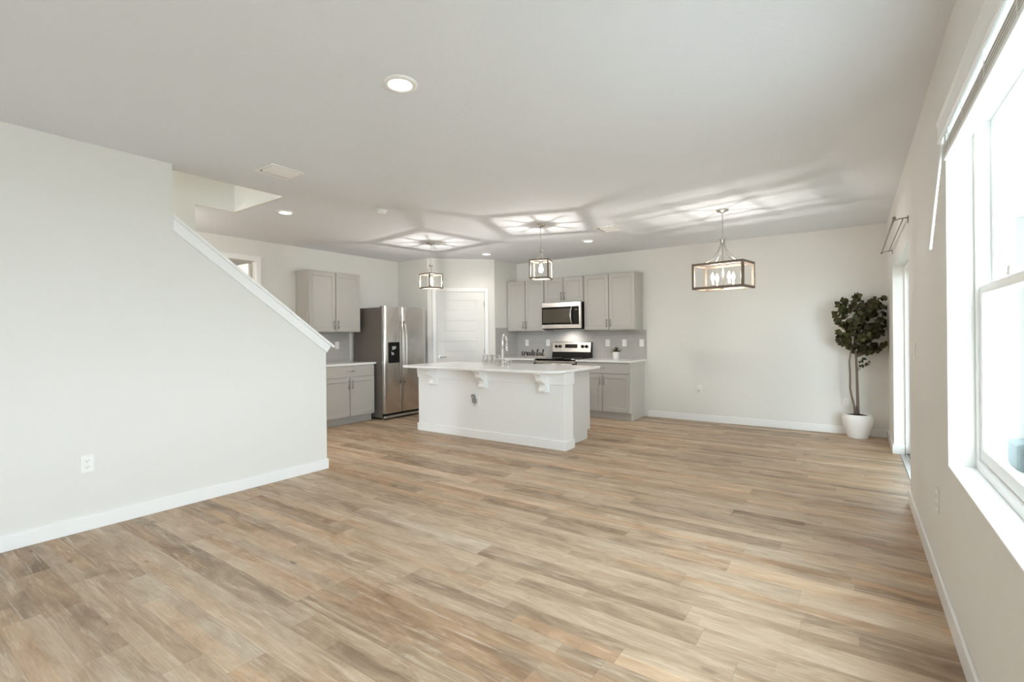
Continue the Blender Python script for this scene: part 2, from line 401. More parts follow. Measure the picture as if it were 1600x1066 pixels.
# ------------------------------------------------------------------ window
wf = empty('window_1', (.445, (WY0 + WY1) / 2, WZ0)); struct(wf); wo = wf.location
def wbox(name, m, x0, x1, y0, y1, z0, z1, par, bevel=.003): return MB().box(x0, x1, y0, y1, z0, z1).shift(wo).build(name, m, par, bevel)
f = MB()
f.box(.445, XO, WY0, WY0 + .03, WZ0, WZ1); f.box(.445, XO, WY1 - .03, WY1, WZ0, WZ1); f.box(.445, XO, WY0 + .03, WY1 - .03, WZ1 - .03, WZ1); f.box(.445, XO, WY0 + .03, WY1 - .03, WZ0, WZ0 + .045)
f.shift(wo).build('window_frame', M['vinyl'], wf, .003)
def sash(x0, x1, z0, z1, rail_b, rail_t):
    s = MB(); a, b = WY0 + .032, WY1 - .032; st = .045
    s.box(x0, x1, a, a + st, z0, z1); s.box(x0, x1, b - st, b, z0, z1); s.box(x0, x1, a + st, b - st, z0, z0 + rail_b); s.box(x0, x1, a + st, b - st, z1 - rail_t, z1)
    so = s.shift(wo).build('sash', M['vinyl'], wf, .004)
    xm = (x0 + x1) / 2; wbox('pane', M['pane'], xm - .002, xm + .002, a + st, b - st, z0 + rail_b, z1 - rail_t, so, 0)
    return so
lo = sash(.455, .485, WZ0 + .047, 1.512, .055, .038); sash(.495, .525, 1.475, WZ1 - .032, .038, .045)
for yy in (2.44, 1.62):
    lk = MB(); lk.box(.452, .484, yy - .025, yy + .025, 1.516, 1.528); lk.box(.454, .480, yy - .02, yy + .02, 1.527, 1.550)
    lk.shift(wo).build('sash_lock', M['vinyl'], wf, .003)
struct(box('trim_7', M['trim'], XR - .001, .445, WY0, WY1 - .001, WZ0 - .005, WZ0 + .003, bevel=.001))

# unseen window added on the right wall, behind the camera, for more daylight
w2 = empty('window_2', (.445, (RY0 + RY1) / 2, RZ0)); struct(w2)
f = MB()
for y in (RY0, -1.58, RY1 - .06): f.box(.445, XO, y, y + .06, RZ0, WZ1)
for y0, y1 in ((RY0 + .06, -1.58), (-1.52, RY1 - .06)):
    f.box(.445, XO, y0, y1, RZ0, RZ0 + .06); f.box(.445, XO, y0, y1, WZ1 - .06, WZ1)
f.shift(w2.location).build('window_frame', M['vinyl'], w2, .003)

# sliding door
sd = empty('door_1', (.47, (SY0 + SY1) / 2, 0)); struct(sd); so_ = sd.location
f = MB(); f.box(.45, XO, SY0, SY0 + .035, .016, SZ); f.box(.45, XO, SY1 - .035, SY1, .016, SZ); f.box(.45, XO, SY0 + .035, SY1 - .035, SZ - .035, SZ)
f.shift(so_).build('door_frame', M['vinyl'], sd, .003)
t = MB(); t.box(.405, XO, SY0, SY1, -.01, .006)
for x in (.45, .475, .50): t.box(x, x + .006, SY0 + .036, SY1 - .036, .006, .022)
t.shift(so_).build('door_track', M['alu'], sd)
def slider(x0, x1, y0, y1, name):
    s = MB(); st = .06
    s.box(x0, x1, y0, y0 + st, .024, SZ - .037); s.box(x0, x1, y1 - st, y1, .024, SZ - .037); s.box(x0, x1, y0 + st, y1 - st, .024, .11); s.box(x0, x1, y0 + st, y1 - st, SZ - .10, SZ - .037)
    o = s.shift(so_).build(name, M['vinyl'], sd, .003)
    xm = (x0 + x1) / 2; MB().box(xm - .003, xm + .003, y0 + st, y1 - st, .11, SZ - .10).shift(so_).build('pane', M['pane'], o)
    return o
ym = (SY0 + SY1) / 2
a = slider(.458, .482, SY0 + .037, ym + .03, 'door_panel'); slider(.49, .514, ym - .03, SY1 - .037, 'door_panel')
MB().box(.452, .458, ym - .02, ym + .01, .95, 1.15).shift(so_).build('door_handle', M['vinyl'], a, .004)

struct(MB().box(XO + .01, 2.9, 3.0, 9.6, 2.55, 2.7).build('ceiling_patio', M['vinyl']))  # roof added over the patio, sized to cut daylight through the slider
struct(MB().box(2.9, 3.0, 3.0, 12, -.12, 2.70).build('wall_patio', M['stucco']))  # unseen wall added to block low sky from the slider
# patio post and teal box outside
tag(box('patio_post', M['stucco'], 1.45, 1.75, 7.5, 7.8, -.12, 2.55, bevel=.01), 'pale square patio post seen through the lower window sash', 'post')
tag(box('patio_cushion_box', M['teal'], 1.36, 2.2, 7.0, 7.42, -.12, .16, bevel=.03), 'pale teal box on the patio beyond the window', 'box')

# pantry door on the diagonal wall
ang = math.atan2(PY - YF, PX + 6.05)
pd = empty('door_2', (-6.05, YF, 0), ang); struct(pd)      # local x along wall, -y into the room
def panel_door(par, x0, x1, z0, z1, y0, t, panels, m):
    s = MB(); ox = .115
    zs = [z0] + [q for p in panels for q in p] + [z1]
    s.box(x0, x0 + ox, y0, y0 + t, z0, z1); s.box(x1 - ox, x1, y0, y0 + t, z0, z1)
    for i in range(0, len(zs), 2): s.box(x0 + ox, x1 - ox, y0, y0 + t, zs[i], zs[i + 1])
    for a, b in panels:       # recessed panel with a raised, bevelled field
        s.box(x0 + ox, x1 - ox, y0 + .009, y0 + t - .006, a, b)
        i, j = .03, .005
        X0, X1, Z0, Z1 = x0 + ox + .008, x1 - ox - .008, a + .008, b - .008
        vs = [(X0, y0 + .009, Z0), (X1, y0 + .009, Z0), (X1, y0 + .009, Z1), (X0, y0 + .009, Z1), (X0 + i, y0 + j, Z0 + i), (X1 - i, y0 + j, Z0 + i), (X1 - i, y0 + j, Z1 - i), (X0 + i, y0 + j, Z1 - i)]
        s.add(vs, [(4, 5, 6, 7), (0, 1, 5, 4), (1, 2, 6, 5), (2, 3, 7, 6), (3, 0, 4, 7)])
    return s.build('door_panel', m, par)
PN = [(.30, .51), (.655, .87), (1.015, 1.228), (1.373, 1.585), (1.74, 1.945)]
dp = panel_door(pd, .160, .987, .012, 2.08, -.012, .035, PN, M['door'])
c = MB(); c.box(.085, .150, -.018, 0, 0, 2.155); c.box(.997, 1.062, -.018, 0, 0, 2.155); c.box(.150, .997, -.018, 0, 2.09, 2.155)
c.build('door_casing', M['trim'], pd, .005)
h = MB(); h.cyl((.207, -.012, .95), (.207, -.024, .95), .028); h.cyl((.207, -.024, .95), (.207, -.055, .95), .011); h.tube([(.207, -.052, .95), (.25, -.055, .951), (.315, -.052, .953)], [.011, .009, .007])
h.build('door_handle', M['nickel'], pd)
for z in (.25, 1.05, 1.88):
    MB().cyl((.990, -.022, z - .045), (.990, -.022, z + .045), .007).build('hinge', M['nickel'], pd)

# tall cased doorway in the kitchen's left wall, its white door swung open into the room beyond
d3 = empty('door_3', (XK, (DY0 + DY1) / 2, 0)); struct(d3); o3 = d3.location
c = MB(); c.box(XK, XK + .016, DY0 - .07, DY0, 0, DZ + .07); c.box(XK, XK + .016, DY1, DY1 + .07, 0, DZ + .07); c.box(XK, XK + .016, DY0, DY1, DZ, DZ + .07)
c.shift(o3).build('door_casing', M['trim'], d3, .004)
s = MB(); s.box(XK - WT - .80, XK - WT - .005, DY1 - .04, DY1 - .004, .012, DZ - .02)
for z0, z1 in ((1.25, 2.2), (.25, 1.1)): s.box(XK - WT - .68, XK - WT - .12, DY1 - .046, DY1 - .04, z0, z1)
s.shift(o3).build('door_panel', M['door'], d3, .004)

# ------------------------------------------------------------------ CABINETS
def shaker(x0, x1, z0, z1, yf, t=.02, st=.057, rec=.009):
    s = MB(); i = .006
    O = [(x0, z0), (x1, z0), (x1, z1), (x0, z1)]; I = [(x0 + st, z0 + st), (x1 - st, z0 + st), (x1 - st, z1 - st), (x0 + st, z1 - st)]
    J = [(x0 + st + i, z0 + st + i), (x1 - st - i, z0 + st + i), (x1 - st - i, z1 - st - i), (x0 + st + i, z1 - st - i)]
    vs = [(x, yf, z) for x, z in O] + [(x, yf, z) for x, z in I] + [(x, yf + rec, z) for x, z in J] + [(x, yf + t, z) for x, z in O]
    fs = [(8, 9, 10, 11), (15, 14, 13, 12)]
    for k in range(4):
        n = (k + 1) % 4; fs += [(k, n, 4 + n, 4 + k), (4 + k, 4 + n, 8 + n, 8 + k), (k, 12 + k, 12 + n, n)]
    return s.add(vs, fs)
def pull(par, x, z, yf, length=.13, vert=True):
    m = MB(); l = length / 2; b = .026
    if vert:
        m.cyl((x, yf - b, z - l), (x, yf - b, z + l), .0055, 10)
        for q in (-l * .75, l * .75): m.cyl((x, yf, z + q), (x, yf - b, z + q), .0045, 8)
    else:
        m.cyl((x - l, yf - b, z), (x + l, yf - b, z), .0055, 10)
        for q in (-l * .75, l * .75): m.cyl((x + q, yf, z), (x + q, yf - b, z), .0045, 8)
    return m.build('handle', M['pull'], par)
def upper(name, label, loc, rz, W, D, Hh, side_par=None):
    t = thing(name, label, 'cabinet', loc, rz, 'wall cabinets'); w = W / 2
    MB().box(-w, w, 0, D, 0, Hh).build('body', M['cab'], t, .002)
    g = .006; c = .012
    for k in (0, 1):
        x0, x1 = ((-w + c, -g) if k == 0 else (g, w - c))
        d = shaker(x0, x1, .012, Hh - .014, -.021).build('door', M['cab'], t, .0015)
        pull(d, (-g - .028) if k == 0 else (g + .028), .012 + .10, -.021)
    return t
ZU0, ZU1 = 1.387, 2.300
UD = .308
yb = YB - .002
upper('wall_cabinet', 'tall greige two-door wall cabinet left of the microwave', ((-5.222 - 4.427) / 2, yb - UD, ZU0), 0, .795, UD, ZU1 - ZU0)
upper('wall_cabinet', 'short greige two-door wall cabinet directly above the microwave', ((-4.425 - 3.664) / 2, yb - UD, 1.868), 0, .757, UD, ZU1 - 1.868)
upper('wall_cabinet', 'tall greige two-door wall cabinet at the open right end of its row', ((-3.662 - 2.77) / 2, yb - UD, ZU0), 0, .890, UD, ZU1 - ZU0)
upper('wall_cabinet', 'greige two-door wall cabinet alone beside the fridge', (XK + .002 + UD, 4.548, ZU0), R(90), .915, UD, ZU1 - ZU0)

def base(name, label, loc, rz, W, D=.608, right_side=False, left_side=False):
    t = thing(name, label, 'cabinet', loc, rz, 'base cabinets'); w = W / 2; g = .006; c = .012
    MB().prism([(0, .115), (.075, .115), (.075, 0), (D, 0), (D, .884), (0, .884)], 'x', -w, w).build('body', M['cab_side'], t, .002)
    MB().box(-w + .0, w - .02, .0745, .0755, .0, .114).build('toe_kick', M['cab'], t)
    MB().box(-w + c, w - c, -.021, -.001, .715, .868).build('drawer', M['cab'], t, .003)
    dr = [o for o in COL.objects if o.parent == t and o.name.startswith('drawer')][-1]
    pull(dr, 0, .80, -.021, .14, False)
    for k in (0, 1):
        x0, x1 = ((-w + c, -g) if k == 0 else (g, w - c))
        d = shaker(x0, x1, .128, .698, -.021).build('door', M['cab'], t, .0015)
        pull(d, (-g - .028) if k == 0 else (g + .028), .60, -.021)
    return t
base('base_cabinet', 'greige base cabinet right of the stove with drawer over two doors', ((-3.652 - 2.752) / 2, yb - .608, 0), 0, .90)
base('base_cabinet', 'greige base cabinet left of the stove, mostly hidden by the island', ((PX + .012 - 4.43) / 2, yb - .608, 0), 0, .787)
base('base_cabinet', 'greige base cabinet between the stair wall and the fridge', (XK + .002 + .608, 4.568, 0), R(90), .925)

def slab(name, label, x0, x1, y0, y1, parent=None):
    lx, ly = (x0 + x1) / 2, (y0 + y1) / 2
    o = MB().box(x0 - lx, x1 - lx, y0 - ly, y1 - ly, 0, .030).build(name, M['quartz'], None, .004, loc=(lx, ly, .885))
    return tag(o, label, 'countertop')
slab('countertop', 'white quartz countertop right of the stove, under the potted plant', -3.652, -2.722, 6.972, YB - .009)
slab('countertop', 'white quartz countertop left of the stove, under the word sign', PX + .009, -4.43, 6.972, YB - .009)
slab('countertop', 'white quartz countertop between the stair wall and the fridge', XK + .009, -6.155, 4.10, 5.055)

# ------------------------------------------------------------------ ISLAND
il = thing('kitchen_island', 'white kitchen island with three corbels under its overhang', 'kitchen island', (-3.85, 5.2, 0)); io = il.location
def ib(name, m, par, *boxes, bevel=.003):
    s = MB()
    for b in boxes: s.box(*b)
    return s.shift(io).build(name, m, par, bevel)
ib('panel', M['island_paint'], il, (-5.005, -2.70, 4.85, 5.05, 0, .884))
ib('end_panel', M['trim'], il, (-2.70, -2.678, 4.850, 5.05, 0, .884)); ib('end_panel', M['trim'], il, (-5.012, -5.005, 4.852, 5.05, 0, .884))
ib('apron', M['trim'], il, (-5.018, -2.664, 4.836, 4.85, .742, .884), (-2.678, -2.664, 4.85, 5.062, .742, .884), (-5.026, -5.012, 4.836, 5.05, .80, .884))
ib('baseboard', M['trim'], il, (-5.026, -2.664, 4.836, 4.85, 0, .105), (-2.678, -2.664, 4.85, 5.062, 0, .105), (-5.026, -5.012, 4.85, 5.05, 0, .105))
cb = MB().prism([(5.05, 0), (5.595, 0), (5.595, .112), (5.672, .112), (5.672, .884), (5.05, .884)], 'x', -5.0, -2.768)
cb.shift(io).build('cabinet', M['cab_side'], il, .002)
def crom(P, sub=5):
    out = []
    for i in range(len(P) - 1):
        p = [Vector(P[min(max(i + j, 0), len(P) - 1)]) for j in (-1, 0, 1, 2)]
        for k in range(sub):
            t = k / sub
            out.append(tuple(.5 * (2 * p[1] + (p[2] - p[0]) * t + (2 * p[0] - 5 * p[1] + 4 * p[2] - p[3]) * t * t + (3 * p[1] - p[0] - 3 * p[2] + p[3]) * t ** 3)))
    return out + [tuple(P[-1])]
prof = [(4.85, .884), (4.652, .884), (4.652, .866)] + crom([(4.664, .862), (4.690, .848), (4.702, .822), (4.704, .796), (4.722, .776), (4.752, .764), (4.772, .742), (4.778, .712), (4.772, .694)]) + crom([(4.764, .690), (4.760, .676), (4.768, .660), (4.785, .655)], 4) + [(4.85, .652)]
for xc in (-4.690, -3.825, -2.930):
    s = MB().prism(prof, 'x', xc - .042, xc + .042, False); s.box(xc - .052, xc + .052, 4.840, 4.85, .648, .742)
    s.shift(io).build('corbel', M['trim'], il, .003)

# rounded countertop
def rrect(x0, x1, y0, y1, rs, n=10):
    P = []
    for (cx, cy, a0, r) in ((x0 + rs[0], y0 + rs[0], 180, rs[0]), (x1 - rs[1], y0 + rs[1], 270, rs[1]), (x1 - rs[2], y1 - rs[2], 0, rs[2]), (x0 + rs[3], y1 - rs[3], 90, rs[3])):
        for k in range(n + 1):
            a = R(a0 + 90 * k / n); P.append((cx + r * math.cos(a), cy + r * math.sin(a)))
    return P
P = rrect(-5.140, -2.640, 4.605, 5.735, (.12, .20, .02, .02))
P = [(x + 3.89, y - 5.17) for x, y in P]
o = MB().prism(P, 'z', 0, .03, True).build('countertop', M['quartz'], None, .005, loc=(-3.89, 5.17, .885))
tag(o, 'long white quartz countertop with rounded corners on the island', 'countertop')

# faucet
fc = thing('faucet', 'chrome gooseneck faucet standing on the island', 'faucet', (-3.74, 5.12, .915))
s = MB(); s.lathe([(.027, 0), (.027, .008), (.021, .014), (.019, .06), (.015, .075), (.013, .09)])
arc = [(0, 0, .08), (0, 0, .30)]
dx, dy = -.045, .155
for k in range(1, 15):
    a = math.pi * k / 14; q = (1 - math.cos(a)) / 2; arc.append((dx * q, dy * q, .30 + .11 * math.sin(a)))
arc.append((dx, dy, .275)); s.tube(arc, .0135, 12); s.build('spout', M['chrome'], fc)
MB().cyl((dx, dy, .28), (dx * 1.0, dy, .19), .0175).build('spray_head', M['chrome'], fc)
s = MB(); s.cyl((.015, 0, .05), (.045, 0, .055), .008); s.tube([(.045, 0, .055), (.06, .0, .075), (.07, 0, .115)], [.008, .007, .005]); s.build('lever', M['chrome'], fc)
sp = thing('soap_dispenser', 'short chrome soap dispenser right of the faucet on the island', 'soap dispenser', (-3.655, 5.12, .915))
MB().lathe([(.02, 0), (.02, .006), (.014, .01), (.013, .05), (.006, .055), (.006, .075)]).build('body', M['chrome'], sp)
MB().tube([(0, 0, .072), (0, .03, .076), (0, .055, .068)], .006).build('nozzle', M['chrome'], sp)

# drinking glasses
def tumbler(name, label, loc, r, h, group):
    prof = [(r * .80, 0), (r * .80, .004), (r * .78, .010), (r * .88, .02), (r, h * .55), (r * .97, h), (r * .97 - .003, h), (r - .003, h * .55), (r * .88 - .003, .022), (.001, .016)]
    o = MB().lathe(prof, n=24).build(name, M['clear'], None, loc=loc)
    return tag(o, label, 'glass', group)
FR = [(-4.117, 5.216), (-4.045, 5.200), (-3.97, 5.235), (-3.895, 5.215), (-3.80, 5.222), (-3.715, 5.235)]
wh = ['leftmost glass in the front row of short tumblers on the island', 'second from left in the front row of short tumblers', 'third from left in the front row of short tumblers', 'fourth from left in the front row of short tumblers', 'short tumbler in front of the faucet base', 'rightmost short tumbler, just right of the faucet']
for (x, y), w in zip(FR, wh): tumbler('tumbler', 'clear ' + w if not w.startswith('clear') else w, (x, y, .915), .034, .075, 'short clear tumblers by the faucet')
BR = [(-4.215, 5.36), (-4.12, 5.335), (-4.05, 5.36), (-3.945, 5.35)]
wh = ['leftmost of the tall clear glasses behind the tumblers', 'second from left of the tall clear glasses behind the tumblers', 'third from left of the tall clear glasses behind the tumblers', 'tall clear glass nearest the faucet, behind the tumblers']
for (x, y), w in zip(BR, wh): tumbler('tall_glass', w, (x, y, .915), .036, .135, 'tall clear glasses by the faucet')

# ------------------------------------------------------------------ FRIDGE
fr = thing('refrigerator', 'stainless side-by-side refrigerator with black water dispenser', 'refrigerator', (-6.36, 5.53, 0)); fo = fr.location
def fb(name, m, par, *boxes, bevel=.004):
    s = MB()
    for b in boxes: s.box(*b)
    return s.shift(fo).build(name, m, par, bevel)
fb('body', M['fridge_side'], fr, (-6.74, -6.065, 5.078, 5.985, .03, 1.775))
fb('grille', M['black'], fr, (-6.065, -6.03, 5.10, 5.96, .025, .095))
fb('kick_plate', M['alu'], fr, (-6.03, -6.012, 5.085, 5.975, .025, .062))
for y in (5.13, 5.93):
    MB().cyl((-6.10, y, 0), (-6.10, y, .03), .018).shift(fo).build('foot', M['grey_plastic'], fr)
def fdoor(y0, y1):
    # convex door skin
    n = 14; pts = []
    for k in range(n + 1):
        q = k / n; y = y0 + (y1 - y0) * q; e = min(q, 1 - q); b = .012 * math.sin(math.pi * q) - (.012 if e < .001 else 0)
        pts.append((-5.992 + b, y))
    pts += [(-6.055, y1), (-6.055, y0)]
    s = MB().prism(pts, 'z', .10, 1.795, True)
    return s.shift(fo).build('door', M['steel'], fr, .004)
d1 = fdoor(5.078, 5.443); d2 = fdoor(5.452, 5.985)
for d, y in ((d1, 5.415), (d2, 5.480)):
    pts = []
    for k in range(21):
        q = k / 20; z = .56 + (1.555 - .56) * q; b = .062 * (1 - abs(2 * q - 1) ** 4); pts.append((-5.985 + b, y, z))
    MB().tube(pts, .0135, 12).shift(fo).build('handle', M['nickel'], d)
dd = fb('dispenser', M['black_plastic'], d1, (-5.99, -5.974, 5.152, 5.378, .893, 1.222), bevel=.006)
s = MB(); s.prism([(5.215, 1.10), (5.27, 1.115), (5.285, 1.125), (5.285, 1.16), (5.215, 1.155)], 'x', -5.974, -5.955)
s.shift(fo).build('water_spout', M['dispenser'], dd, .003)
s = MB(); s.prism([(5.19, 1.075), (5.235, 1.06), (5.25, 1.02), (5.20, 1.02)], 'x', -5.974, -5.958); s.shift(fo).build('paddle', M['dispenser'], dd, .003)
for y in (5.16, 5.90):
    fb('hinge_cover', M['grey_plastic'], fr, (-6.14, -6.06, y - .04, y + .04, 1.775, 1.80))

# ------------------------------------------------------------------ MICROWAVE
mw = thing('microwave', 'stainless over-the-range microwave with dark window', 'microwave', (-4.04, 7.4, 1.41)); mo = mw.location
def mbx(name, m, par, *boxes, bevel=.003):
    s = MB()
    for b in boxes: s.box(*b)
    return s.shift(mo).build(name, m, par, bevel)
mbx('body', M['black'], mw, (-4.417, -3.668, 7.25, YB - .01, 1.412, 1.864))
fy0, fy1 = 7.205, 7.25
mbx('front_frame', M['steel'], mw, (-4.417, -3.668, fy0, fy1, 1.790, 1.864), (-4.417, -3.668, fy0, fy1, 1.425, 1.490), (-3.700, -3.668, fy0, fy1, 1.490, 1.790))
mbx('vent_lip', M['black'], mw, (-4.405, -3.69, fy0 + .01, fy1, 1.412, 1.425), bevel=0)
mdoor = mbx('door', M['black_glass'], mw, (-4.417, -3.815, fy0 + .004, fy1, 1.490, 1.790))
mbx('window', M['mw_glass'], mdoor, (-4.395, -3.86, fy0 + .001, fy0 + .005, 1.525, 1.755), bevel=0)
mbx('control_panel', M['black_glass'], mw, (-3.812, -3.700, fy0 + .004, fy1, 1.490, 1.790))
mbx('display', M['grey_plastic'], [o for o in COL.objects if o.name.startswith('control_panel')][-1], (-3.775, -3.725, fy0 + .002, fy0 + .005, 1.728, 1.740), bevel=0)
pts = []
for k in range(17):
    q = k / 16; z = 1.50 + .28 * q; b = .045 * math.sin(math.pi * q) ** .7; pts.append((-3.832 - .006 * math.sin(math.pi * q), fy0 + .004 - b, z))
MB().tube(pts, .0125, 12).shift(mo).build('handle', M['steel'], mdoor)

l = lamp('cooktop_lamp', 'SPOT', (0, -.01, -.012), 10, r=.04, rot=(R(12), 0, 0), spot=R(165)); l.parent = mw

# ------------------------------------------------------------------ RANGE
rg = thing('electric_range', 'stainless freestanding electric range with black glass cooktop', 'stove', (-4.04, 7.3, 0)); ro = rg.location
def rb(name, m, par, *boxes, bevel=.003):
    s = MB()
    for b in boxes: s.box(*b)
    return s.shift(ro).build(name, m, par, bevel)
rx0, rx1 = -4.419, -3.660
rb('body', M['black'], rg, (rx0, rx1, 7.03, YB - .012, .03, .895))
rb('cooktop', M['black_glass'], rg, (rx0, rx1, 6.985, 7.555, .895, .918))
rd = rb('oven_door', M['steel'], rg, (rx0, rx1, 6.99, 7.028, .22, .885))
rb('oven_window', M['black_glass'], rd, (rx0 + .12, rx1 - .12, 6.987, 6.991, .36, .70))
s = MB(); s.tube([(rx0 + .03, 6.94, .835), (rx1 - .03, 6.94, .835)], .014, 12)
s.shift(ro).build('oven_handle', M['steel'], rd)
for x in (rx0 + .015, rx1 - .015):
    MB().box(x - .014, x + .014, 6.925, 6.99, .815, .853).shift(ro).build('handle_bracket', M['black_plastic'], rd, .004)
rb('storage_drawer', M['steel'], rg, (rx0, rx1, 6.995, 7.028, .06, .21))
bg = MB().prism([(7.545, .905), (YB - .012, .905), (YB - .012, 1.19), (7.585, 1.19)], 'x', rx0, rx1 + .004).shift(ro).build('backguard', M['black'], rg, .003)
def bgy(z): return 7.545 + (z - .905) / .285 * .04
s = MB().prism([(bgy(1.015) - .004, 1.015), (bgy(1.015) + .006, 1.015), (bgy(1.186) + .006, 1.186), (bgy(1.186) - .004, 1.186)], 'x', rx0 + .002, rx1 - .006)
ps = s.shift(ro).build('control_panel', M['steel'], rg, .002)
s = MB().prism([(bgy(1.085) - .006, 1.085), (bgy(1.085), 1.085), (bgy(1.15), 1.15), (bgy(1.15) - .006, 1.15)], 'x', -4.163, -3.922).shift(ro).build('display', M['black_glass'], ps)
rnd_x = (-4.338, -4.262, -3.822, -3.745)
for x in rnd_x:
    z = 1.115; y = bgy(z) - .004
    MB().cyl((x, y, z), (x, y - .022, z - .003), .026, 20).shift(ro).build('knob', M['black_plastic'], ps, .002)
for x, y, r in ((-4.23, 7.13, .095), (-3.85, 7.13, .08), (-4.23, 7.40, .075), (-3.85, 7.40, .10)):
    MB().lathe([(r - .003, 0), (r - .003, .0008), (r, .0008), (r, 0)], (x, y, .918), 40, cap=False).shift(ro).build('burner_ring', M['grey_plastic'], [o for o in COL.objects if o.name.startswith('cooktop')][-1])

# ------------------------------------------------------------------ word sign "grateful"
sg = thing('word_sign', 'black script sign reading grateful on a grey wooden base', 'sign', (-4.765, 7.45, .916))
MB().box(-.27, .27, -.022, .022, 0, .026).build('base', M['signbase'], sg, .003)
def stroke(mb, pts, w=.0085, sub=5):
    # Catmull-Rom through the given points, as a flat-cut letter stroke (thicker on downstrokes)
    P = [Vector((p[0], 0, p[1])) for p in pts]; out = []
    for i in range(len(P) - 1):
        a, b, c, d = P[max(i - 1, 0)], P[i], P[i + 1], P[min(i + 2, len(P) - 1)]
        for k in range(sub):
            t = k / sub
            out.append(.5 * ((2 * b) + (c - a) * t + (2 * a - 5 * b + 4 * c - d) * t * t + (3 * b - a - 3 * c + d) * t ** 3))
    out.append(P[-1]); rs = []
    for i in range(len(out)):
        t = out[min(i + 1, len(out) - 1)] - out[max(i - 1, 0)]; t.normalize()
        rs.append(w * (.55 + .6 * max(0, -t.z)))
    mb.tube(out, rs, 8)
s = MB(); x = -.235; k = .062     # k: x-height
def at(dx, pts): return [(x + dx + px * k, .030 + pz * k) for px, pz in pts]
stroke(s, at(0, [(.75, .95), (.35, 1.1), (.02, .6), (.3, .05), (.7, .45), (.8, 1.05), (.72, .2), (.55, -.35), (.2, -.42), (.05, -.2), (.4, 0), (1.1, .35)]))      # g
stroke(s, at(.062, [(.0, .3), (.35, 1.0), (.4, 1.1), (.45, .85), (.8, .9), (.75, .3), (.95, .0), (1.2, .3)]))                                   # r
stroke(s, at(.122, [(.85, .85), (.5, 1.0), (.15, .5), (.35, .02), (.7, .35), (.88, .9), (.85, .25), (1.05, .02), (1.35, .4)]))                   # a
stroke(s, at(.193, [(.1, .3), (.55, 1.3), (.68, 1.75), (.55, 1.1), (.45, .2), (.7, .0), (1.1, .4)])); stroke(s, at(.193, [(.2, 1.05), (.6, 1.12), (1.05, 1.2)]))   # t
stroke(s, at(.245, [(.2, .4), (.7, .65), (.65, 1.0), (.35, .95), (.2, .45), (.5, .02), (1.1, .4)]))                                            # e
stroke(s, at(.303, [(.1, .35), (.6, 1.2), (.85, 1.75), (.6, 1.8), (.45, 1.1), (.4, -.1), (.45, -.42), (.68, -.3), (.7, .2), (1.05, .4)]))        # f
stroke(s, at(.355, [(.15, .5), (.3, .95), (.28, .35), (.5, .02), (.85, .45), (.95, .95), (.92, .3), (1.1, .02), (1.4, .4)]))                      # u
stroke(s, at(.425, [(.1, .35), (.6, 1.2), (.8, 1.75), (.55, 1.8), (.42, 1.1), (.4, .25), (.65, .0), (1.0, .3)]))                                # l
o = s.build('lettering', M['signblack'], sg)

# ------------------------------------------------------------------ small potted plant on the right counter
pp = thing('potted_plant', 'small spiky green plant in a white ribbed pot on the counter', 'plant', (-3.105, 7.315, .916))
pr = [(.040, 0)]
for k in range(12):
    z = .004 + k * .0095; r = .043 + .006 * k / 12; pr += [(r, z), (r + .0022, z + .004), (r, z + .008)]
pr += [(.052, .122), (.046, .122), (.045, .11)]
MB().lathe(pr, n=36).build('pot', M['ceramic'], pp)
MB().lathe([(.0455, .106), (.02, .112), (.0005, .114)], n=20).build('soil', M['soil'], pp)
random.seed(4); s = MB()
for k in range(46):
    a = random.uniform(0, 2 * math.pi); el = random.uniform(R(18), R(86)); ln = random.uniform(.07, .145) * (1.0 if el < 1 else .95); w = random.uniform(.006, .010)
    d = Vector((math.cos(a) * math.cos(el), math.sin(a) * math.cos(el), math.sin(el))); sd_ = d.cross(Vector((0, 0, 1))).normalized(); n2 = sd_.cross(d)
    p0 = Vector((math.cos(a) * .012, math.sin(a) * .012, .112)); rows = []
    for i in range(6):
        q = i / 5; c_ = p0 + d * ln * q - Vector((0, 0, .045 * q * q * math.cos(el))); ww = w * (1 - q) ** .6 * (.7 + .6 * math.sin(math.pi * min(q + .2, 1)))
        rows += [c_ - sd_ * ww + n2 * ww * .35, c_ - n2 * ww * .3, c_ + sd_ * ww + n2 * ww * .35]
    fs = []
    for i in range(5):
        for j in (0, 1): fs.append((i * 3 + j, i * 3 + j + 1, i * 3 + j + 4, i * 3 + j + 3))
    s.add(rows, fs)
s.build('leaves', M['leaf2'], pp)

# ------------------------------------------------------------------ ficus tree in the corner
TX, TY = .036, 7.435
tr = thing('potted_ficus', 'tall leafy ficus tree in a white pot in the far right corner', 'plant', (TX, TY, 0))
MB().lathe([(.096, 0), (.103, .004), (.108, .02), (.120, .06), (.136, .11), (.150, .16), (.160, .205), (.163, .235), (.160, .262), (.152, .283), (.144, .294), (.139, .297), (.135, .294), (.134, .27)], n=56).build('pot', M['ceramic'], tr)
MB().lathe([(.1345, .276), (.09, .286), (.04, .296), (.0005, .300)], n=28).build('soil', M['soil'], tr)
def rv(a, b): return random.uniform(a, b)
random.seed(11)
